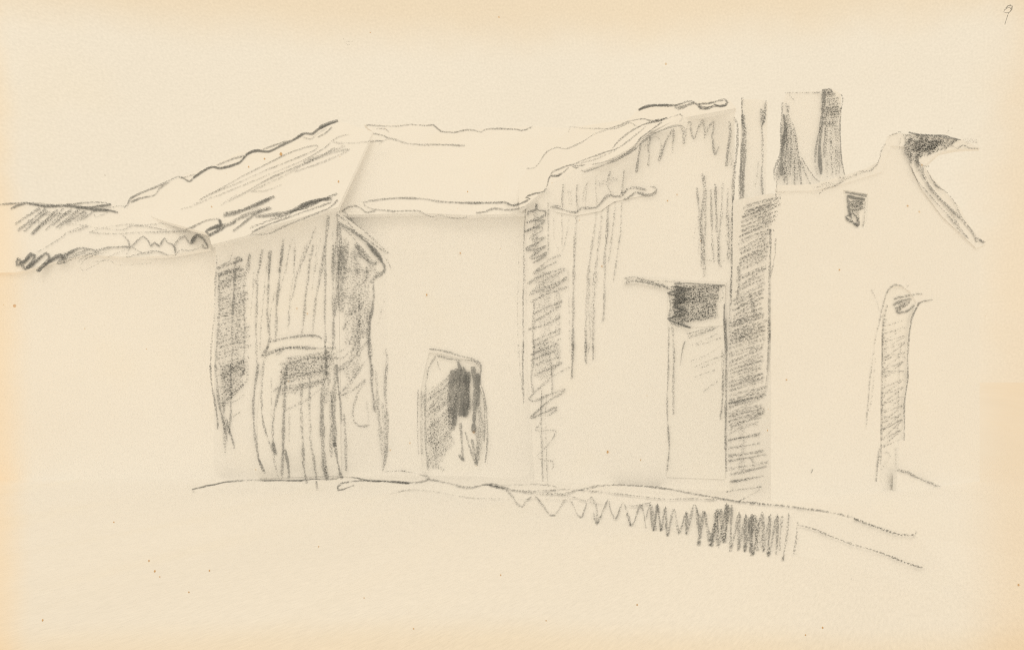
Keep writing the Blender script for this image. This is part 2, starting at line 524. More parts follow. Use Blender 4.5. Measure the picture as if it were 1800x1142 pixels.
LN(bs, 'c', '''
13 .62|1215,0 1215,200 1215,350 1220,500 1215,575
6 .45|1190,0 1190,300 1190,520
12 .42|1255,0 1250,300 1260,480
26 .38|1330,60 1330,300 1325,600
28 .36|1410,200 1410,500 1400,800
20 .32|1350,600 1340,850 1330,1119
14 .3|1270,560 1270,760 1280,860
6 .5|1350,0 1400,50 1480,130 1540,170
7 .68|1450,0 1530,80 1575,160 1590,210 1560,250 1500,280 1470,330
6 .62|1490,320 1495,450 1480,560 1460,650 1455,800 1460,950 1480,1119
4.2 .6|1370,50 1390,100 1470,160 1520,160
4 .5|1430,180 1440,240 1410,330
5 .45|1420,480 1380,560 1370,700
3 .3|1590,470 1560,560 1530,680
5.5 .45|1600,890 1610,1000 1600,1119
5.5 .45|1180,1070 1300,980 1380,900 1440,830
5 .4|1180,920 1280,860 1330,700
5 .42|1330,1100 1380,1040 1440,980
6 .4|1350,600 1370,750 1370,970
5 .4|1230,730 1280,620 1400,500
5 .4|1200,990 1300,900 1390,760 1450,620
9 .45|1450,560 1450,780 1470,980
''')
LN(bs, 'd', '''
5.5 .45|1200,60 1290,0 1330,-60
5.5 .45|1200,240 1300,140 1400,0
4.5 .45|1210,250 1320,200 1420,120 1360,220 1320,350 1330,440 1380,480 1450,470
4 .3|1430,280 1440,450
5.2 .62|1470,0 1465,150 1480,280 1490,370
6.5 .5|1580,0 1570,200 1580,400 1580,650 1550,825
7 .45|1500,50 1510,300 1530,500 1545,715
6 .35|1550,300 1560,500 1560,700
14 .26|1270,20 1300,150 1260,260
''')
bs.build(B)
br = Part('roof', pl_Br, M_roof)
br.prism([(222, 366), (232, 347), (280, 326), (320, 310), (370, 293), (420, 268), (445, 265), (500, 247), (536, 234), (594, 212), (655, 232), (600, 352), (594, 364), (470, 398), (430, 415), (372, 430), (366, 410), (300, 392)], (0, .12, -.03))
LN(br, 'a', '''
3.6 .72|780,660 800,640 820,600 900,560 1000,520 1060,490 1120,465 1160,480 1190,495 1240,450 1320,405 1390,412 1500,375 1550,320 1606,300
3.6 .7|820,625 880,600 970,580 1000,540 1060,500
3 .5|1130,475 1230,450
3 .5|1360,395 1450,360 1540,330
4 .5|1160,800 1230,770 1290,740 1370,730 1385,760 1300,800
6.5 .8|1375,735 1385,765 1320,790 1290,810 1310,830 1390,790 1400,760
6 .7|1310,835 1370,800 1480,745
2.4 .35|1130,670 1230,640 1330,590
''')
LN(br, 'b', '''
4.6 .85|0,480 60,440 130,405 190,415 320,375 370,320 430,293 520,300 600,262 700,215 770,172 820,178 880,135 960,100 1000,88
3 .5|160,395 250,355 350,325
3 .5|480,285 560,255 650,225
5.5 .88|690,220 730,195 760,175
6 .9|870,135 940,105 1000,85
3 .45|760,200 810,215 860,175 920,140
2.2 .58|860,200 910,175 960,130
2.3 .55|40,635 200,550 340,470 500,390 650,315 780,270 860,258 840,290 700,350 500,430 300,520 100,600 50,632
2.3 .48|0,665 140,615 350,530 520,460 760,360 900,280 990,205 1080,180
3.2 .38|960,230 1000,240 1120,240 1240,228 1310,228
3.2 .52|240,645 380,570 520,490 700,410 850,350 980,270
3.6 .4|390,580 470,540 640,460 800,370 960,310 1080,285 1040,310 900,370 700,440
2.4 .35|190,670 250,630 300,600
2 .35|400,575 500,570 620,525
4.5 .38|760,370 900,320 1050,260
8 .66|205,740 320,715 450,660 560,610
5 .6|215,730 350,700 540,615
3.4 .42|300,700 420,700 530,690
7 .6|150,830 260,790 360,740 530,690
5 .68|275,850 340,800 430,730 540,690
6.5 .78|430,750 560,735 680,710 780,660 880,630 960,625
5 .78|740,675 830,640 940,625
5.5 .55|390,830 520,780 660,730 800,670 1000,590
4.2 .5|395,885 410,855 560,790 760,720 960,650
4.2 .6|410,875 520,870 640,815 800,750 940,690 1000,635
4.5 .5|660,715 780,690 880,640
''')
for q in ((494, 271, 3.4), (465, 279, 1.7), (437, 293, 1.6), (372, 363, 1.4), (595, 319, 2)): br.spot(*q)
br.build(B)
bd = Part('door', pl_Bw.shifted(.03), M_wood)
bd.prism([(456, 840), (452, 740), (462, 640), (474, 603), (520, 592), (566, 594), (590, 612), (597, 720), (600, 835)], (-.004, .025, 0))
LN(bd, 'c', '''
4.6 .72|600,830 700,805 830,785 960,775 1030,785 1050,805
6 .66|530,950 600,930 720,885 880,880 1000,885 1140,885 1170,880
5 .5|640,900 760,880 900,875
6 .6|590,870 560,910 540,945
5 .5|720,890 690,925 660,940
6 .5|680,1020 800,1010 950,970 1200,970
6 .5|700,1100 820,1040 1000,990 1150,940
9 .62|1085,900 1090,1000 1100,1119
5 .5|620,800 590,870 570,960 520,1119
''')
HT(bd, 'c', '760,960 690,1119', '1150,910 1150,1070', 7, 5, .33)
HT(bd, 'd', '760,20 760,230', '1110,-10 1110,150', 9, 5, .38)
LN(bd, 'd', '''
5 .66|790,60 750,200 710,380 700,500 705,620 725,700
4 .52|705,600 715,760 745,880
6.2 .6|810,0 795,200 785,450 780,650 770,880
6 .6|790,650 820,780 825,880
4 .35|830,380 825,600
6 .55|935,150 920,250 925,450 935,650 940,800 965,915
5.6 .52|990,60 985,250 985,400 995,600 1020,750 1045,970
9.5 .68|1120,0 1095,150 1080,400 1090,650 1105,850 1125,890
9.5 .7|1190,0 1170,300 1175,500 1180,640
7 .5|1150,200 1150,500 1155,720
9 .45|1130,0 1130,150 1110,300
5 .38|700,210 900,90 1100,60
5 .4|790,360 930,290 1090,180
5 .35|870,230 960,70
7 .8|700,600 712,660 725,695
8 .75|1105,780 1115,830 1125,880
7 .8|1175,560 1180,600 1182,640
''')
bd.build(B)

# ------------------------------------------------------------------ middle farmhouse range
C = thing('farmhouse', at(770, 834, yb(834)), 'plain middle farmhouse with one small dark doorway, between barn and tall house', 'farmhouse')
DOORC = [(754, 619), (775, 621), (806, 629), (836, 633), (846, 645), (843, 678), (851, 700), (854, 745), (852, 795), (845, 829), (742, 829), (738, 780), (737, 700), (742, 670), (748, 640)]
cw = Part('wall', pl_Cw, M_wall)
cw.prism([(600, 834), (600, 378), (925, 372), (975, 372), (975, 842.5)], (0, 3, 0), hole=DOORC, recess=.07)
LN(cw, 'e', '''
4.2 .72|195,118 280,130 400,165 470,180 510,205 520,240 515,300 518,350
4 .62|512,335 535,390 553,500 558,600 558,720 545,830
3 .45|125,370 122,500 122,650 130,780
''')
LN(cw, 'f', '''
3.6 .5|0,910 40,900 60,940 110,1000
3.4 .55|0,1000 90,1050 150,1100
''')
LN(cw, 'd', '''2.8 .36|1230,835 1300,830 1420,845 1550,830 1700,822 1757,830
3.8 .6|1330,930 1240,965 1205,970 1200,945 1240,915 1350,898 1450,895 1600,905 1757,915
''')
LN(cw, 'e', '2.6 .42|0,880 100,895 170,915')
for q in ((750, 518, 2), (809, 445, 1.8), (822, 337, 1.5)): cw.spot(*q)
cw.build(C)
cd = Part('door', pl_Cw.shifted(-.05), M_wood)  # black core strokes paint the dark interior onto this leaf
cd.prism(DOORC, (0, .015, 0))
LN(cd, 'e', '''
3 .6|400,188 450,190 490,200 505,230
3.8 .52|235,160 215,195 190,240 175,300
4 .58|245,160 300,175 370,188 400,195
2.2 .45|245,190 250,220 265,250
5.5 .42|150,380 148,500 148,650 150,780
4.8 .58|185,250 172,350 168,480 170,600 175,750 185,850 190,880
11 .88|345,250 325,400 325,520
11 .92|372,240 378,350 360,500 350,600
13 .9|408,230 402,400 400,540
11 .92|435,260 432,400 420,545
9 .8|470,230 480,350 480,500 470,640
9 .85|500,270 502,400 500,480
12 .7|360,300 350,450 345,560
11 .75|420,280 440,420 440,500
6 .8|375,195 385,225 395,260
12 .55|505,480 520,600 510,780
9 .5|480,600 500,700 490,840
12 .7|335,480 330,560 340,630
5 .62|390,580 400,700 405,800 415,820
5 .5|420,640 450,740 490,850
6 .78|382,780 400,805 415,820
5 .55|460,680 480,780 495,850
5 .55|540,420 545,560 540,700
6 .5|265,860 285,880
9 .4|290,640 340,680 350,720
20 .24|230,420 230,600 230,760
18 .34|220,620 230,740 235,870
12 .34|300,640 290,740 260,830
''')
HT(cd, 'e', '185,380 185,860', '320,280 340,720', 26, 3.6, .38)
cd.build(C)
cr = Part('roof', pl_Cr, M_roof)
cr.prism([(596, 378), (600, 352), (655, 232), (640, 219), (760, 218), (780, 230), (860, 226), (935, 222), (1010, 226), (975, 372), (900, 376), (820, 378), (740, 374)], (0, .12, -.03))
LN(cr, 'f', '''
3 .55|210,155 240,145 320,155 480,157 620,145 740,152 810,148 850,185 880,205 1000,212 1100,190 1170,195 1230,210 1270,185 1400,180 1530,185 1580,197 1640,180 1680,162
2.2 .4|310,180 390,182 420,212
3.6 .45|-80,260 0,240 100,220 220,215 330,230 420,262 500,285 560,305 700,322 850,320 1000,325 1090,330
3 .3|0,315 120,300 200,298 300,292 380,285
2.4 .32|330,320 380,280 420,270
3.6 .65|190,830 240,815 360,800 480,790 620,790 760,802 860,820 1100,832 1300,830 1440,828 1510,855 1600,825 1660,805
3.2 .5|190,835 210,860 270,885 360,895 460,905 600,900 690,905 740,940 800,955 870,940 960,965 1060,970 1100,960 1105,935
3.6 .6|0,910 60,870 130,858 180,885 220,915 300,900
3.8 .6|1180,918 1260,910 1340,880 1480,895 1600,870 1640,850
4 .55|1500,855 1560,835 1620,810
3 .35|1140,832 1300,826 1420,830
''')
cr.build(C)

# ------------------------------------------------------------------ tall gabled house, centre right
D = thing('gabled_house', at(1100, 860, yb(860)), 'tall house with raking roof and a pale door under a black transom', 'house')
dw = Part('wall', pl_Dw, M_wall)  # shade of the left corner is drawn on as slanted graphite strokes
dw.prism([(940, 857), (926, 600), (925, 362), (957, 331), (1005, 300), (1100, 262), (1195, 206), (1292, 188), (1290, 500), (1284, 872)], skew(925, 4))
LN(dw, 'g', '''
5 .62|1040,400 1020,500 1005,630
4.6 .6|1110,360 1095,430 1100,500 1095,585
4.6 .5|1040,400 1100,360 1160,355 1190,380 1195,430 1175,540
5 .5|1180,540 1210,440 1240,370 1290,300 1285,400 1280,480
5 .6|1330,270 1360,300 1370,410
4.6 .56|1370,410 1390,300 1415,235 1430,340 1450,370 1480,290 1515,225 1530,310 1530,360 1560,290 1595,230 1605,260 1590,350 1600,450 1610,490 1640,430
6 .66|1720,235 1730,330 1710,440 1700,580
5.2 .62|1755,205 1785,280 1775,500 1755,650 1745,800 1750,860
4 .42|440,720 430,820 435,900
4.4 .5|550,720 540,800 550,930
3.6 .35|620,720 610,850 615,900
3.8 .4|690,650 690,760 700,880
4.4 .5|800,620 780,720 810,790
4.4 .5|910,610 900,700 890,800
3 .35|640,690 600,760 590,860
10 .22|480,760 500,880
12 .2|700,720 780,700 860,680
9 .2|1060,400 1080,460
12 .26|1720,420 1750,600
''')
LN(dw, 'h', '''
3.2 .58|140,95 130,250 125,400 125,600 120,800 125,1142
3 .36|130,400 135,600 145,800
2.6 .26|85,470 90,600 80,800 85,1142
5 .7|150,155 160,130 210,120 215,75 220,115 280,130 285,150 230,180 140,210 200,200 270,195 260,215 130,275 200,250 265,245 250,270 165,320 200,330 275,315 240,345 140,400 200,405 285,375 250,400 170,460 210,465 285,425 260,460 190,500
12 .38|210,130 205,300 215,460
5 .58|390,440 300,480 190,575
5 .55|360,490 280,530 190,575
5.5 .5|150,650 250,590 420,535
5.5 .5|430,545 300,610 170,720
5.5 .52|435,600 320,660 160,730
5 .5|435,605 330,680 180,780
5 .5|435,670 300,720 170,780
5 .5|400,775 300,810 190,865
5 .45|390,800 250,890 200,920
5.5 .55|385,885 270,945 155,975
5 .5|390,970 280,1020 180,1060
5 .5|395,1040 260,1090 200,1142
5 .45|390,1000 260,1060 190,1110
5.5 .48|510,130 500,200 490,350 485,500 480,700 478,900 475,1142
3 .3|450,180 430,300 410,400
5 .46|640,110 640,200 610,400 590,550 575,750 570,950 570,1142
5 .4|690,80 670,300 650,450 630,650 625,900 618,1142
5.2 .5|730,60 720,300 705,450 705,650 700,820 690,930
4 .35|780,60 770,200 750,350 730,500
3.4 .42|825,60 820,250 800,400 780,550 765,640
4.4 .36|600,560 590,800 600,1000 590,1142
9 .28|640,560 620,800 620,950
3.6 .35|300,60 300,200 300,430
3 .26|345,150 340,300 380,420
3.2 .3|395,110 400,300 400,430
3 .3|440,550 450,800 455,1142
34 .26|280,560 280,800 285,1142
14 .26|360,560 370,760 370,1000
5 .42|200,780 190,1000 195,1142
''')
LN(dw, 'i', '''
5 .55|380,20 290,50 200,90
5 .52|370,60 290,90 200,130
5 .52|400,100 300,130 210,170
5 .52|410,140 320,185 220,230
4.6 .58|460,170 340,240 260,310 185,385 215,400 320,360 430,320 400,350 320,400 200,510 280,480 370,440 370,460 310,500
3.2 .46|270,520 260,560 230,585 250,600 310,595 370,600 340,660 290,720 250,760 270,790 310,795 345,800 355,830 340,855
5.4 .56|225,0 220,120 205,220 215,340
3.8 .46|320,40 340,200 345,370
3.6 .56|275,330 270,500 275,700 280,900 287,935
2.6 .36|305,350 300,500 305,700 310,880 318,970
4.6 .62|150,0 148,150 150,300 155,415
2.8 .3|120,0 130,200 145,350
5 .6|485,0 480,120 475,250
5.5 .6|570,0 568,80 572,150
4.2 .52|615,0 620,60 618,125
30 .3|285,0 290,140 280,260
12 .3|375,0 380,120
5 .4|380,60 390,120 330,230
''')
LN(dw, 'j', '''
4 .6|550,115 560,200 575,400 585,600 580,640
6 .6|590,20 600,150 580,350 600,560 600,710
5 .45|600,30 610,200 600,600
5 .6|645,125 650,300 655,480 665,615
4.8 .6|675,90 680,250 690,450 700,610 715,645
4.8 .5|725,80 715,300 700,450 700,600
5 .42|760,120 755,300 765,450 760,600
4.2 .56|790,240 785,450 785,620 780,900
2.6 .36|570,600 660,600 780,605
10 .25|570,300 580,560
12 .25|760,300 770,600
3.6 .55|790,210 785,400 785,640 775,860 765,1142
3 .35|810,620 820,760 800,860
8 .3|800,640 790,820
4 .6|810,0 800,120 795,210
2 .26|545,360 525,500
''')
LN(dw, 'k', '''
4.6 .76|455,0 460,200 458,400 455,600 455,750 460,900
4.6 .62|440,200 440,400 425,595
3.2 .6|445,0 455,120 460,200
3.6 .6|120,40 118,200 113,400 108,520 116,650 122,760 112,870 110,900
3 .6|127,740 128,800 132,855
''')
for q in ((1068, 794, 2.6), (1173, 353, 1.6), (1058, 468, 1.5), (1190, 342, 1.2), (1126, 808, 1.3)): dw.spot(*q)
dw.build(D)
de = Part('eave', pl_Dw.shifted(.03), M_roof)
de.prism([(975, 366), (1010, 372), (1055, 362), (1075, 342), (1100, 332), (1150, 328), (1156, 336), (1130, 344), (1100, 350), (1080, 354), (1055, 371), (1012, 379), (975, 372)], (0, .025, 0))
LN(de, 'g', '''
5 .7|340,895 400,905 470,925 540,938 580,905 690,900 740,850 790,805 880,815 930,760 1000,745 1080,765
6 .65|900,840 940,825 1000,785 1080,805 1130,800 1160,760 1140,740 1110,740
6 .6|870,812 900,785 940,755
4.5 .6|360,885 420,895
''')
de.build(D)
dr = Part('roof', pl_Dr, M_roof)
dr.prism([(913, 368), (930, 356), (957, 334), (1010, 304), (1060, 286), (1105, 262), (1145, 230), (1195, 208), (1294, 190), (1282, 176), (1240, 178), (1125, 188), (1105, 210), (1005, 224), (962, 262), (940, 296), (910, 300)], (.02, .12, -.03))
LN(dr, 'g', '''
3 .46|90,615 150,600 220,590 260,545 310,470 390,435 460,448 530,420 600,385 680,330 780,300
3 .42|480,320 495,275 560,285 700,290 840,290 950,245 1010,275 1040,265
3 .5|760,295 860,270 940,235 1050,215 1120,230 1210,220
2.6 .48|1120,230 1200,225 1340,180 1360,195 1350,230 1330,240
3.6 .6|820,440 860,390 960,310 1080,250 1180,230 1240,205
4.5 .6|1140,228 1190,222 1235,207
3.2 .46|515,570 600,530 740,480 860,440 960,370 1080,270
3.2 .56|520,578 640,570 740,550 860,510 980,440 1040,360 1200,240
4.2 .7|600,625 680,600 780,560 860,535 900,500 1000,445 1060,380 1160,320 1280,275 1350,270 1380,300 1370,330
6.5 .7|780,558 880,515 1000,440
3.2 .56|510,580 560,600 600,625
3.8 .66|315,730 290,775 200,795 150,820 180,830 150,850 60,885 0,860
3.8 .66|420,640 400,655 340,655 325,680 315,730
3.6 .56|340,655 360,620 480,575 520,565
3.2 .5|380,655 430,635 480,590
3 .5|0,915 80,912 140,890
4 .35|560,560 700,520 850,455
4.4 .72|1018,148 1060,125 1160,110 1300,110 1400,80 1450,90 1490,120 1540,130 1620,115 1690,110 1705,90 1690,65 1640,75 1560,95 1480,100
7 .76|1300,118 1330,130 1400,108 1450,90
5 .76|1020,145 1100,115 1250,105
6.5 .7|1480,104 1500,130 1560,130 1600,112
4.4 .7|1600,100 1650,120 1700,105
''')
dr.build(D)
dd = Part('door', pl_Dw.shifted(.02), M_wood)
dd.prism([(1172, 838), (1176, 577), (1272, 572), (1276, 700), (1274, 842)], (0, .017, 0))
LN(dd, 'k', '''
4.8 .5|140,30 150,200 145,400 148,565
2.6 .68|215,130 200,180 187,275
3.2 .45|215,90 300,75 380,50
3.2 .48|230,115 310,90 390,60
3.2 .36|245,160 330,125 410,85
3.2 .34|280,155 350,140 430,112
3 .34|270,285 350,250 430,222
3.2 .36|250,355 320,325 400,300
3 .34|320,435 370,395 420,360
3 .26|250,250 330,220 430,160
3 .26|290,300 350,275 420,250
3.4 .4|432,180 436,300 432,420
''')
LN(dd, 'j', '''
3.2 .8|735,890 735,1000 737,1142
3.4 .45|480,1090 560,1070 660,1045
3 .4|490,1110 600,1075 700,1040
''')
dd_o = dd.build(D)
dt = Part('transom', pl_Dw.shifted(.035), M_wood)
dt.prism([(1174, 577), (1174, 500), (1275, 501), (1272, 572)], (0, .03, 0))
LN(dt, 'j', '''
4.2 .85|400,755 520,755 640,765 740,767
3.6 1.3|400,775 510,797 420,805 355,820 430,840 480,860 400,900 470,940 480,955 380,985 355,992 420,1020 510,1050
3.4 1.2|410,790 470,810 400,830 440,880 390,910 460,930 400,950
5 .9|405,770 450,790 500,795
10 .4|440,800 430,900 440,1000
10 .36|520,780 520,900 530,1010
10 .33|600,780 600,900 600,1000
10 .3|670,790 660,880 680,980
6 .6|370,1000 420,1035 500,1045
3 .35|720,800 730,840 700,880
4.5 .6|365,820 375,900 365,985
''')
HT(dt, 'j', '385,770 380,1025', '705,775 660,990', 26, 4.2, .43, jit=4)
HT(dt, 'j', '400,1020 400,780', '690,985 700,780', 14, 4.2, .26, jit=4)
HT(dt, 'j', '390,780 690,780', '400,1030 680,970', 22, 3.8, .27, jit=3)
HT(dt, 'j', '395,790 395,1025', '490,790 490,1020', 9, 4, .5, jit=3)
dt.build(dd_o)
db = Part('lintel', pl_Dw.shifted(.05), M_wood)
db.prism([(1096, 499), (1096, 487), (1140, 488), (1195, 493), (1276, 497), (1276, 501), (1180, 507), (1150, 504), (1120, 498)], (0, .045, 0))
LN(db, 'j', '''
5 .62|65,720 140,715 240,740 370,790
6 .6|65,750 160,740 300,765 370,785
3 .42|240,735 340,740 440,745
7 .35|80,735 200,738 330,765
3 .35|240,790 300,775 370,785
''')
db.build(D)

# ------------------------------------------------------------------ right house with two chimneys
E = thing('chimney_house', at(1440, 875, yb(875)), 'rightmost house, two tall chimneys, one tiny dark window and a thin arched door', 'house')
es = Part('side_wall', pl_Es, M_wall)  # side in shade; its darkness is pencil hatching laid on the wall
es.prism([(1283, 872), (1289, 352), (1356, 340), (1355, 889)], (.4, .4, 0))
HT(es, 'j', '862,255 850,330 840,450 832,560 820,700 800,850 790,1000 780,1142', '1110,180 1100,230 1075,330 1040,400 1030,520 1005,650 1000,750 985,880 1000,950 1010,1060', 30, 4.8, .42, bow=-.6)
HT(es, 'k', '482,30 475,200 470,400 465,590 465,680', '660,-30 690,70 665,240 665,330 690,400 675,470 670,560 650,630', 27, 4.8, .42, bow=-.6)
HT(es, 'k', '440,722 445,785 465,862 480,925 475,965', '668,680 665,770 722,812 690,880 680,930', 7, 5, .5, zig=False, bow=.5)
LN(es, 'j', '''
4 .55|870,240 960,210 1105,180
5 .55|870,275 980,240 1110,205 1105,235
20 .15|1000,260 990,500 960,760
26 .17|860,880 850,1000 840,1142
4.6 .5|1040,390 1045,500 1035,700 1035,900 1030,1142
3.2 .5|1080,450 1075,560 1060,640 1040,720
5 .5|825,640 830,760 820,860
8 .5|905,820 925,900 930,960
4 .55|1020,395 1070,400
''')
LN(es, 'k', '''
18 .14|620,20 610,250 600,480
5 .66|710,0 710,100 705,220
3.2 .5|705,220 700,320 690,430
4.6 .55|475,960 550,950 600,940
3.6 .5|455,1018 560,1005 665,990
3.2 .42|665,1000 600,1040 525,1080
5 .62|480,640 580,600 680,550
5 .6|470,500 560,480 670,455
5 .55|590,820 610,830 620,850
14 .24|540,600 550,760 540,920
4 .5|450,720 560,700 650,690
''')
es.build(E)
WIN = [(1482, 334), (1526, 341), (1524, 402), (1485, 402)]
DOORE = [(1546, 848), (1548, 660), (1550, 560), (1556, 520), (1568, 504), (1584, 502), (1600, 512), (1612, 532), (1600, 590), (1597, 660), (1591, 720), (1590, 772), (1580, 775), (1580, 849)]
ew = Part('wall', pl_Ew, M_wall)
# the facade is laid in two panels, left of and right of x = 1536, each with one opening
ew.prism([(1355, 889), (1356, 350), (1368, 334), (1430, 332), (1486, 318), (1536, 301), (1536, 871)], skew(1440, 3.0), hole=WIN, recess=.04)
ew.prism([(1536, 871), (1536, 301), (1545, 298), (1560, 252), (1594, 246), (1604, 284), (1625, 328), (1660, 374), (1722, 434), (1722, 853)], skew(1640, 3.0), hole=DOORE, recess=.05)
LN(ew, 'l', '''
5.5 .76|1003,808 1080,820 1158,835
''')
LN(ew, 'n', '''
3.4 .56|322,85 300,66 260,60 228,95 203,175
3 .42|203,175 188,250 170,320 155,430 140,550 130,680 122,780
2.6 .26|155,95 180,150 190,200
3 .3|155,95 150,85 165,80
3.4 .5|372,157 400,145 430,138 462,133
3.6 .66|388,150 352,220 340,290 333,360 328,430 331,520 320,600 312,660 314,760 312,838
5 .5|350,110 380,106 405,105
2.4 .3|310,10 314,35
2.4 .3|340,55 325,75
3 .3|170,420 158,560 140,700
3.6 .5|190,880 178,980 172,1045
3.2 .36|220,1045 240,1065 280,1063
''')
LN(ew, 'o', '2 .9|1429,824 1428,827 1426,831')
for q in ((1596, 362, 1.6), (1476, 474, 1.6), (1383, 667, 1.5), (1349, 756, 1.5)): ew.spot(*q)
ew.build(E)
win = Part('window', pl_Ew.shifted(-.022), M_wood)
win.prism(WIN, (0, .01, 0))
LN(win, 'l', '''
7 .95|1018,838 1080,850 1145,862
5.5 .68|1022,845 1035,950 1050,1000
4.2 .74|1030,870 1060,900 1040,880 1090,870 1130,890 1060,910 1140,915 1080,940 1050,930 1060,960 1005,985 1040,1010 1090,1050 1100,1040 1095,1000 1060,960
4 .7|1010,990 1035,1020 1060,1010
3.2 .42|1145,870 1140,1000 1130,1055
14 .42|1060,880 1080,960 1090,1030
10 .36|1110,880 1110,940
5 .6|1040,900 1100,880 1135,880
6 .7|1075,1030 1095,1050
''')
win.build(E)
ed = Part('door', pl_Ew.shifted(-.03), M_wood)
ed.prism(DOORE, (0, .01, 0))
LN(ed, 'n', '''
3.6 .56|228,160 212,230 204,330 204,500 200,700 198,850 194,960
5.2 .62|262,130 300,118 350,112
5.2 .68|258,160 300,140 350,130 300,165 270,180 320,165 340,140 280,190 280,200 330,190 365,160
2.8 .36|300,340 290,450 285,600 280,780 290,820
2.8 .38|272,870 272,965
9 .22|215,200 212,500 212,800
3 .4|195,905 220,900 245,915 200,985 215,1000
10 .4|290,150 320,160
''')
HT(ed, 'n', '212,255 206,880', '322,222 296,835', 15, 2.9, .46, jit=2)
LN(ed, 'n', '''
2.8 .42|210,300 250,292 300,290
2.8 .42|205,415 260,408 320,425
2.8 .42|200,490 260,492 320,490
2.8 .4|205,650 250,648 295,655
2.8 .4|205,725 250,722 290,722
''')
ed.build(E)
st = Part('doorstep', pl_Ew.shifted(.16), M_wall)
st.prism([(1575, 868), (1577, 829), (1600, 833), (1656, 855), (1658, 866)], (0, .15, 0))
LN(st, 'n', '5 .62|278,988 330,1000 400,1035 495,1070')
st.build(E)
er = Part('roof', pl_Ew.shifted(.03), M_roof)
er.prism([(1362, 336), (1366, 326), (1430, 324), (1486, 308), (1520, 297), (1543, 285), (1552, 262), (1560, 240), (1572, 234), (1600, 236), (1690, 245), (1722, 260), (1680, 262), (1650, 268), (1624, 292), (1655, 330), (1686, 362),
          (1706, 398), (1732, 430), (1716, 436), (1656, 380), (1620, 332), (1600, 290), (1596, 258), (1566, 256), (1550, 302), (1486, 322), (1430, 335)], skew(1640, .22))
LN(er, 'l', '''
3.6 .46|815,820 860,780 930,760 1000,720 1060,690 1110,660 1180,655 1230,610 1250,560 1265,500 1290,460
3.2 .4|830,750 900,740 1000,710
4.2 .36|960,700 1040,700 1150,655
3 .4|765,775 830,765 870,745
3 .4|515,745 508,790 505,840
2.8 .3|570,800 540,820 500,850
3.4 .35|820,800 900,770 960,760
9 .22|840,750 930,745
''')
LN(er, 'm', '''
4 .48|425,160 430,130 480,115 510,100 540,125 600,130
2.6 .36|520,150 510,200 500,270
3.6 .98|580,105 680,125 850,130 930,150 1000,165
5 .7|640,125 750,130 900,145
3.2 .5|870,250 900,210 940,215 970,240 1020,205 1060,230 1150,235
7 .3|1010,160 1060,158 1120,165 1130,190
6 .28|1040,185 1090,180 1125,185
3.2 .58|580,290 600,340 610,400 650,490 720,570 800,665 900,770 1000,880 1060,960
5.2 .72|630,330 660,400 690,440 730,510 790,590 900,700 1000,800 1020,820
6 .6|640,330 680,380 700,430 740,520
4.2 .5|690,370 720,375 750,380
3.2 .58|730,410 780,500 830,550 890,590 960,680 1000,780 1080,880 1130,950 1190,990
4 .5|1020,820 1090,910 1130,985
4.2 .38|800,620 900,730 1000,870
5 .42|900,770 980,880 1050,940
6 .76|1150,965 1175,980 1195,990
5 .6|780,500 805,530 830,550
5 .6|600,250 595,300 605,350
5 .6|650,260 645,320 670,370
4 .5|550,200 552,290
2.4 .25|880,110 935,68
22 .28|600,190 700,190 800,190
12 .35|640,290 720,260 800,230
''')
HT(er, 'm', '560,135 700,135 850,140 980,165', '560,295 650,345 700,300 800,270 900,215', 28, 4.6, .5, jit=4)
HT(er, 'm', '610,150 700,150 850,165', '620,240 690,270 790,240', 14, 5, .52, jit=4)
HT(er, 'm', '640,170 620,260', '860,180 780,250', 7, 5, .5)
er_o = er.build(E)
def chimney(px, Y, label):
    pl = Plane((1300, 300, Y), (1400, 300, Y), (1300, 200, Y))
    c = Part('chimney', pl, M_wall); c.prism(px, skew(sum(p[0] for p in px) / len(px), .7)); c.label = label
    return c
c1 = chimney([(1300, 362), (1303, 174), (1342, 176), (1350, 180), (1346, 356)], 15.35, 0)
LN(c1, 'l', '''
4.6 .6|265,125 262,200 268,320
7.5 .72|268,250 275,380 265,500 255,650 248,800 250,930
5.5 .7|282,330 288,450 275,650 265,900
4.5 .62|258,900 262,960 265,1000
4.2 .6|435,150 425,280 405,330
4.8 .6|400,210 405,330 410,450 408,600 405,750 418,870
5.5 .5|415,220 418,260 418,310
3.2 .32|380,580 370,700 355,770
5 .5|405,840 415,860 430,870
2.4 .25|380,125 385,135
''')
o = c1.build(er_o); o['label'] = 'slim plain chimney'
c2 = chimney([(1366, 334), (1362, 305), (1372, 280), (1375, 185), (1382, 163), (1444, 160), (1448, 156), (1464, 157), (1478, 166), (1479, 200), (1476, 250), (1486, 308), (1486, 330)], 15.6, 0)
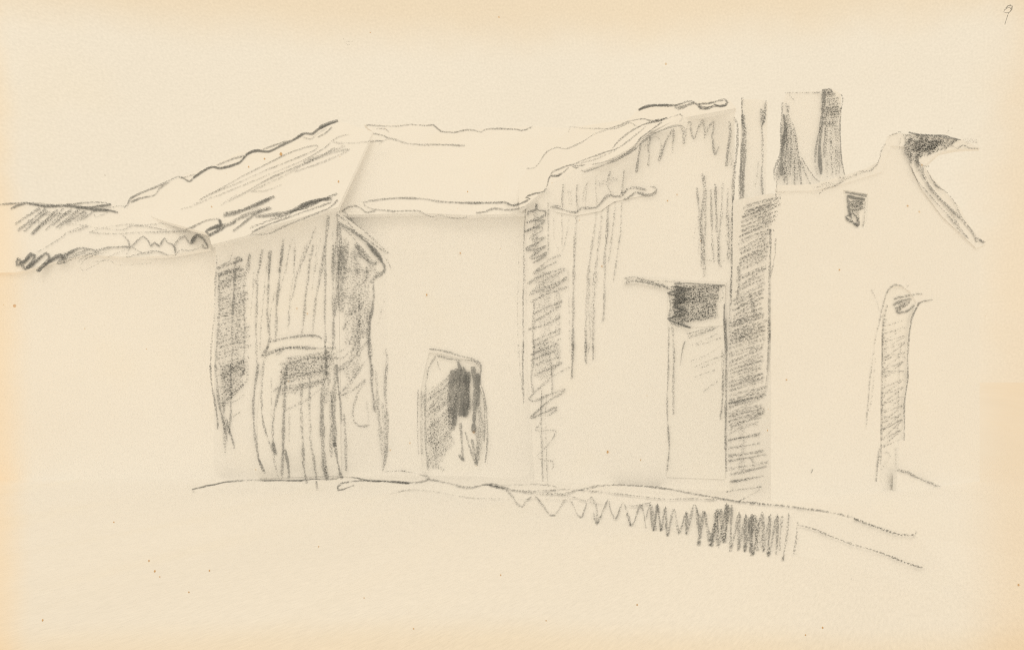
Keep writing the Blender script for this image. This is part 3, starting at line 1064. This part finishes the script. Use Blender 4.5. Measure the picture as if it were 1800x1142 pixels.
LN(c2, 'l', '''
4.8 .6|550,165 545,300 540,500 530,560 495,640 495,710 515,745
4.4 .56|575,170 600,270 630,330 650,420 660,500 680,580 720,680 765,775
6.5 .88|560,250 575,350 560,450 545,560 545,690
3.2 .6|690,560 730,630 780,700 820,735
5.6 .6|580,250 590,400 575,600 590,770
5.4 .55|600,280 615,450 605,700
5.4 .55|620,340 640,500 640,770
5.4 .55|640,400 670,600 690,770
5.4 .6|560,400 562,600 565,740
6 .5|530,560 520,640 520,720
12 .4|580,300 590,500 580,700
14 .35|620,500 640,620 650,720
6 .5|590,180 595,240
7 .85|850,80 845,180 830,330 820,450 820,560 830,680
4.4 .62|830,330 800,450 785,600
5.2 .5|870,330 865,500 875,715
5 .45|900,350 905,500 910,690
5 .45|930,300 940,500 940,690
5 .45|950,330 955,500 960,680
5.2 .55|860,340 850,560
20 .24|900,300 900,480 910,640
3 .88|970,105 985,140 970,240 965,370 970,470 975,580 1000,690
3 .46|570,95 620,95 750,95 840,90
2.4 .3|600,110 620,130 645,155
4.4 .7|835,75 880,70 915,78
4 .4|790,620 800,680
5 .5|870,430 900,440 910,460
''')
HT(c2, 'l', '840,80 848,120 838,200 838,330', '915,80 950,125 968,210 940,330', 18, 4.2, .55, jit=3, bow=1.5)
o = c2.build(er_o); o['label'] = 'wide flared chimney with a black right edge'

# ------------------------------------------------------------------ ground: lower meadow, bank, yard
def col_xs():
    xs = []; x = -160.0
    while x < 160:
        xs.append(x); a = abs(x); x += .2 if a < 12 else (2 if a < 30 else 12)
    return xs + [160.0]
XS = sorted(set(col_xs() + [e[0] for e in EDGE]))
def strip(part, rows):                  # rows: functions X -> (Y, z)
    for a, b in zip(XS, XS[1:]):
        for r0, r1 in zip(rows, rows[1:]):
            p = [Vector((a, *r0(a))), Vector((b, *r0(b))), Vector((b, *r1(b))), Vector((a, *r1(a)))]
            part.poly(p)
gm = Part('ground', LAND, M_earth)
strip(gm, [lambda X: (-60, -drop(X)), lambda X: (0, -drop(X)), lambda X: (y_low(X) - .2, -drop(X)), lambda X: (y_low(X), -drop(X))])
LN(gm, 'o', '1.6 .4|1495,1010 1498,1020')
for q in ((262, 985, 2), (272, 1003, 2.4), (281, 1013, 1.4), (368, 1002, 1.9), (75, 1089, 2.2), (332, 1040, 1.5), (200, 917, 1.7), (727, 1104, 1.6), (1446, 1102, 2), (1416, 1115, 1.5), (1790, 1027, 2),
          (560, 960, 1.4), (880, 1010, 1.5), (1120, 1062, 1.7), (960, 1090, 1.4), (640, 1050, 1.3)): gm.spot(*q)
tag(gm.build(origin=(0, 0, 0)), kind='structure')
yd = Part('yard', LAND, M_earth)
strip(yd, [lambda X: (y_top(X), 0.0), lambda X: (30.0, 0.0), lambda X: (170.0, 0.0)])
tag(yd.build(origin=(0, 0, 0)), kind='structure')
bk = Part('bank', LAND, M_earth)
strip(bk, [lambda X: (y_low(X), -drop(X)), lambda X: (y_top(X), 0.0)])
LN(bk, 'd', '''
2.2 .36|110,990 90,980 75,965
2.6 .32|1610,1000 1680,980 1757,965
''')
LN(bk, 'e', '''
4.4 .66|0,950 80,955 170,945 195,930
4.4 .52|195,935 300,955 380,975 450,985 560,965 640,975 714,1000
3.8 .52|550,965 650,980 714,1040
2.2 .36|0,1010 100,1000 250,1015 450,1050 600,1055
7 .5|165,905 185,925 200,930
''')
LN(bk, 'p', '''
2.8 .36|0,68 80,72 160,68 240,72 270,82
2.8 .5|0,72 60,85 150,95 250,92 300,88 350,92 440,98 540,110 640,122 720,128 800,125 900,130
3.8 .52|0,72 100,92 200,105 280,108 350,92 430,75 520,70 640,78 740,92 860,115 980,135 1080,145 1200,158 1330,175 1440,200 1540,240 1620,265 1680,268 1690,250
4.2 .5|1440,203 1540,242 1620,268 1685,270
4.6 .6|1040,140 1070,146 1100,150
3 .42|200,100 300,112 400,140 450,148
2 .32|5,125 150,128 300,130
3.6 .66|1220,228 1280,245 1340,270 1420,300 1520,330 1590,355 1650,380 1730,403
4 .5|1590,355 1650,380 1700,396
3.8 .56|20,75 60,85 90,110 110,145 130,155 150,130 180,115 210,150 240,190 260,190 300,130 320,130 350,190 365,200 390,130 405,120 425,160 425,225 440,200 470,130 480,170 500,205 530,140 550,200 565,235 600,150 620,240
5.5 .5|410,180 425,225 440,190
5 .45|545,175 562,235 580,200
5.2 .66|635,140 650,250 665,150 680,250 695,160 705,270 730,165 750,260 780,180 780,265 810,150 830,200
4.6 .55|620,200 640,150 660,250
3.2 .5|540,150 570,155 600,150 640,140
7.5 .62|830,310 840,230 850,180 880,310 900,170 905,315 940,150 930,300
7 .55|870,310 890,240 915,170 925,290 950,160
5.8 .62|960,150 955,330 990,180 985,330 1015,190 1010,330 1040,190 1040,350 1080,180 1085,330 1110,190 1105,350 1140,190 1135,345
8 .6|1030,200 1035,340
7 .6|1050,190 1060,330
6 .55|820,170 830,260 825,310
16 .25|900,180 890,300
20 .25|1060,200 1070,320
5 .66|1185,180 1175,280 1160,370
4.6 .46|1220,210 1215,280 1205,345
4.6 .45|1160,190 1150,280 1150,330
''')
tag(bk.build(origin=(0, 0, 0)), kind='structure')

# ------------------------------------------------------------------ sky and the number written on it
sk = Part('sky', DOME, M_sky, M_lead_sky)
na, ne = 40, 20
def dome_pt(i, j):
    az = math.radians(-82 + 164 * i / na); el = math.radians(-3 + 60 * j / ne)
    return SKY_C + Vector((math.sin(az) * math.cos(el), math.cos(az) * math.cos(el), math.sin(el))) * (SKY_R + .25)
for i in range(na):
    for j in range(ne):
        sk.poly([dome_pt(i, j), dome_pt(i + 1, j), dome_pt(i + 1, j + 1), dome_pt(i, j + 1)])
LN(sk, 'o', '''
1.4 .4|603,68 606,75 612,80 618,76 620,69
1.4 .35|608,74 614,73 617,76
''')
sky_o = tag(sk.build(origin=(0, 0, 0)), kind='structure')
nine = Part('page_number', DOME, M_lead_sky, M_lead_sky)
LN(nine, 'q', '''
1.7 1.1|1475,130 1510,95 1550,80 1580,95 1570,150 1530,195 1480,200 1445,190 1455,160 1490,130 1530,110 1560,150
1.7 1.1|1520,200 1490,290 1462,380
1.5 1.0|1540,85 1565,110 1560,150 1530,195
1.6 .9|1462,372 1462,382
''')
tag(nine.build(origin=DOME.hit(1770, 25)), 'small thin handwritten pencil 9 in the upper right corner', 'page number')

# ------------------------------------------------------------------ light, world, camera
w = bpy.data.worlds.new('World'); scene.world = w; w.use_nodes = True
bg = w.node_tree.nodes.get('Background') or w.node_tree.nodes.new('ShaderNodeBackground')
bg.inputs[0].default_value = (*PAPER_LIGHT, 1); bg.inputs[1].default_value = .965
sun = bpy.data.lights.new('sun', 'SUN'); sun.energy = .3; sun.angle = math.radians(25); sun.color = PAPER_LIGHT
so = bpy.data.objects.new('sun', sun); COL.objects.link(so)
so.rotation_euler = Vector((.06, .72, -.69)).to_track_quat('-Z', 'Y').to_euler(); so.location = (-2, -8, 12)

cam = bpy.data.cameras.new('camera'); co = bpy.data.objects.new('camera', cam); COL.objects.link(co)
co.location = CAM; co.rotation_euler = (math.radians(90), 0, 0)
cam.sensor_width = 36; cam.lens = 36 * F / 1800; cam.shift_y = (HZ - 571) / 1800
cam.clip_start = .1; cam.clip_end = 1000
scene.camera = co
scene.view_settings.view_transform = 'Standard'; scene.view_settings.look = 'None'
scene.view_settings.exposure = 0; scene.view_settings.gamma = 1
scene.render.engine = 'CYCLES'
scene.cycles.use_denoising = False
scene.cycles.max_bounces = 8; scene.cycles.diffuse_bounces = 6; scene.cycles.transparent_max_bounces = 96
scene.cycles.filter_width = 1.2
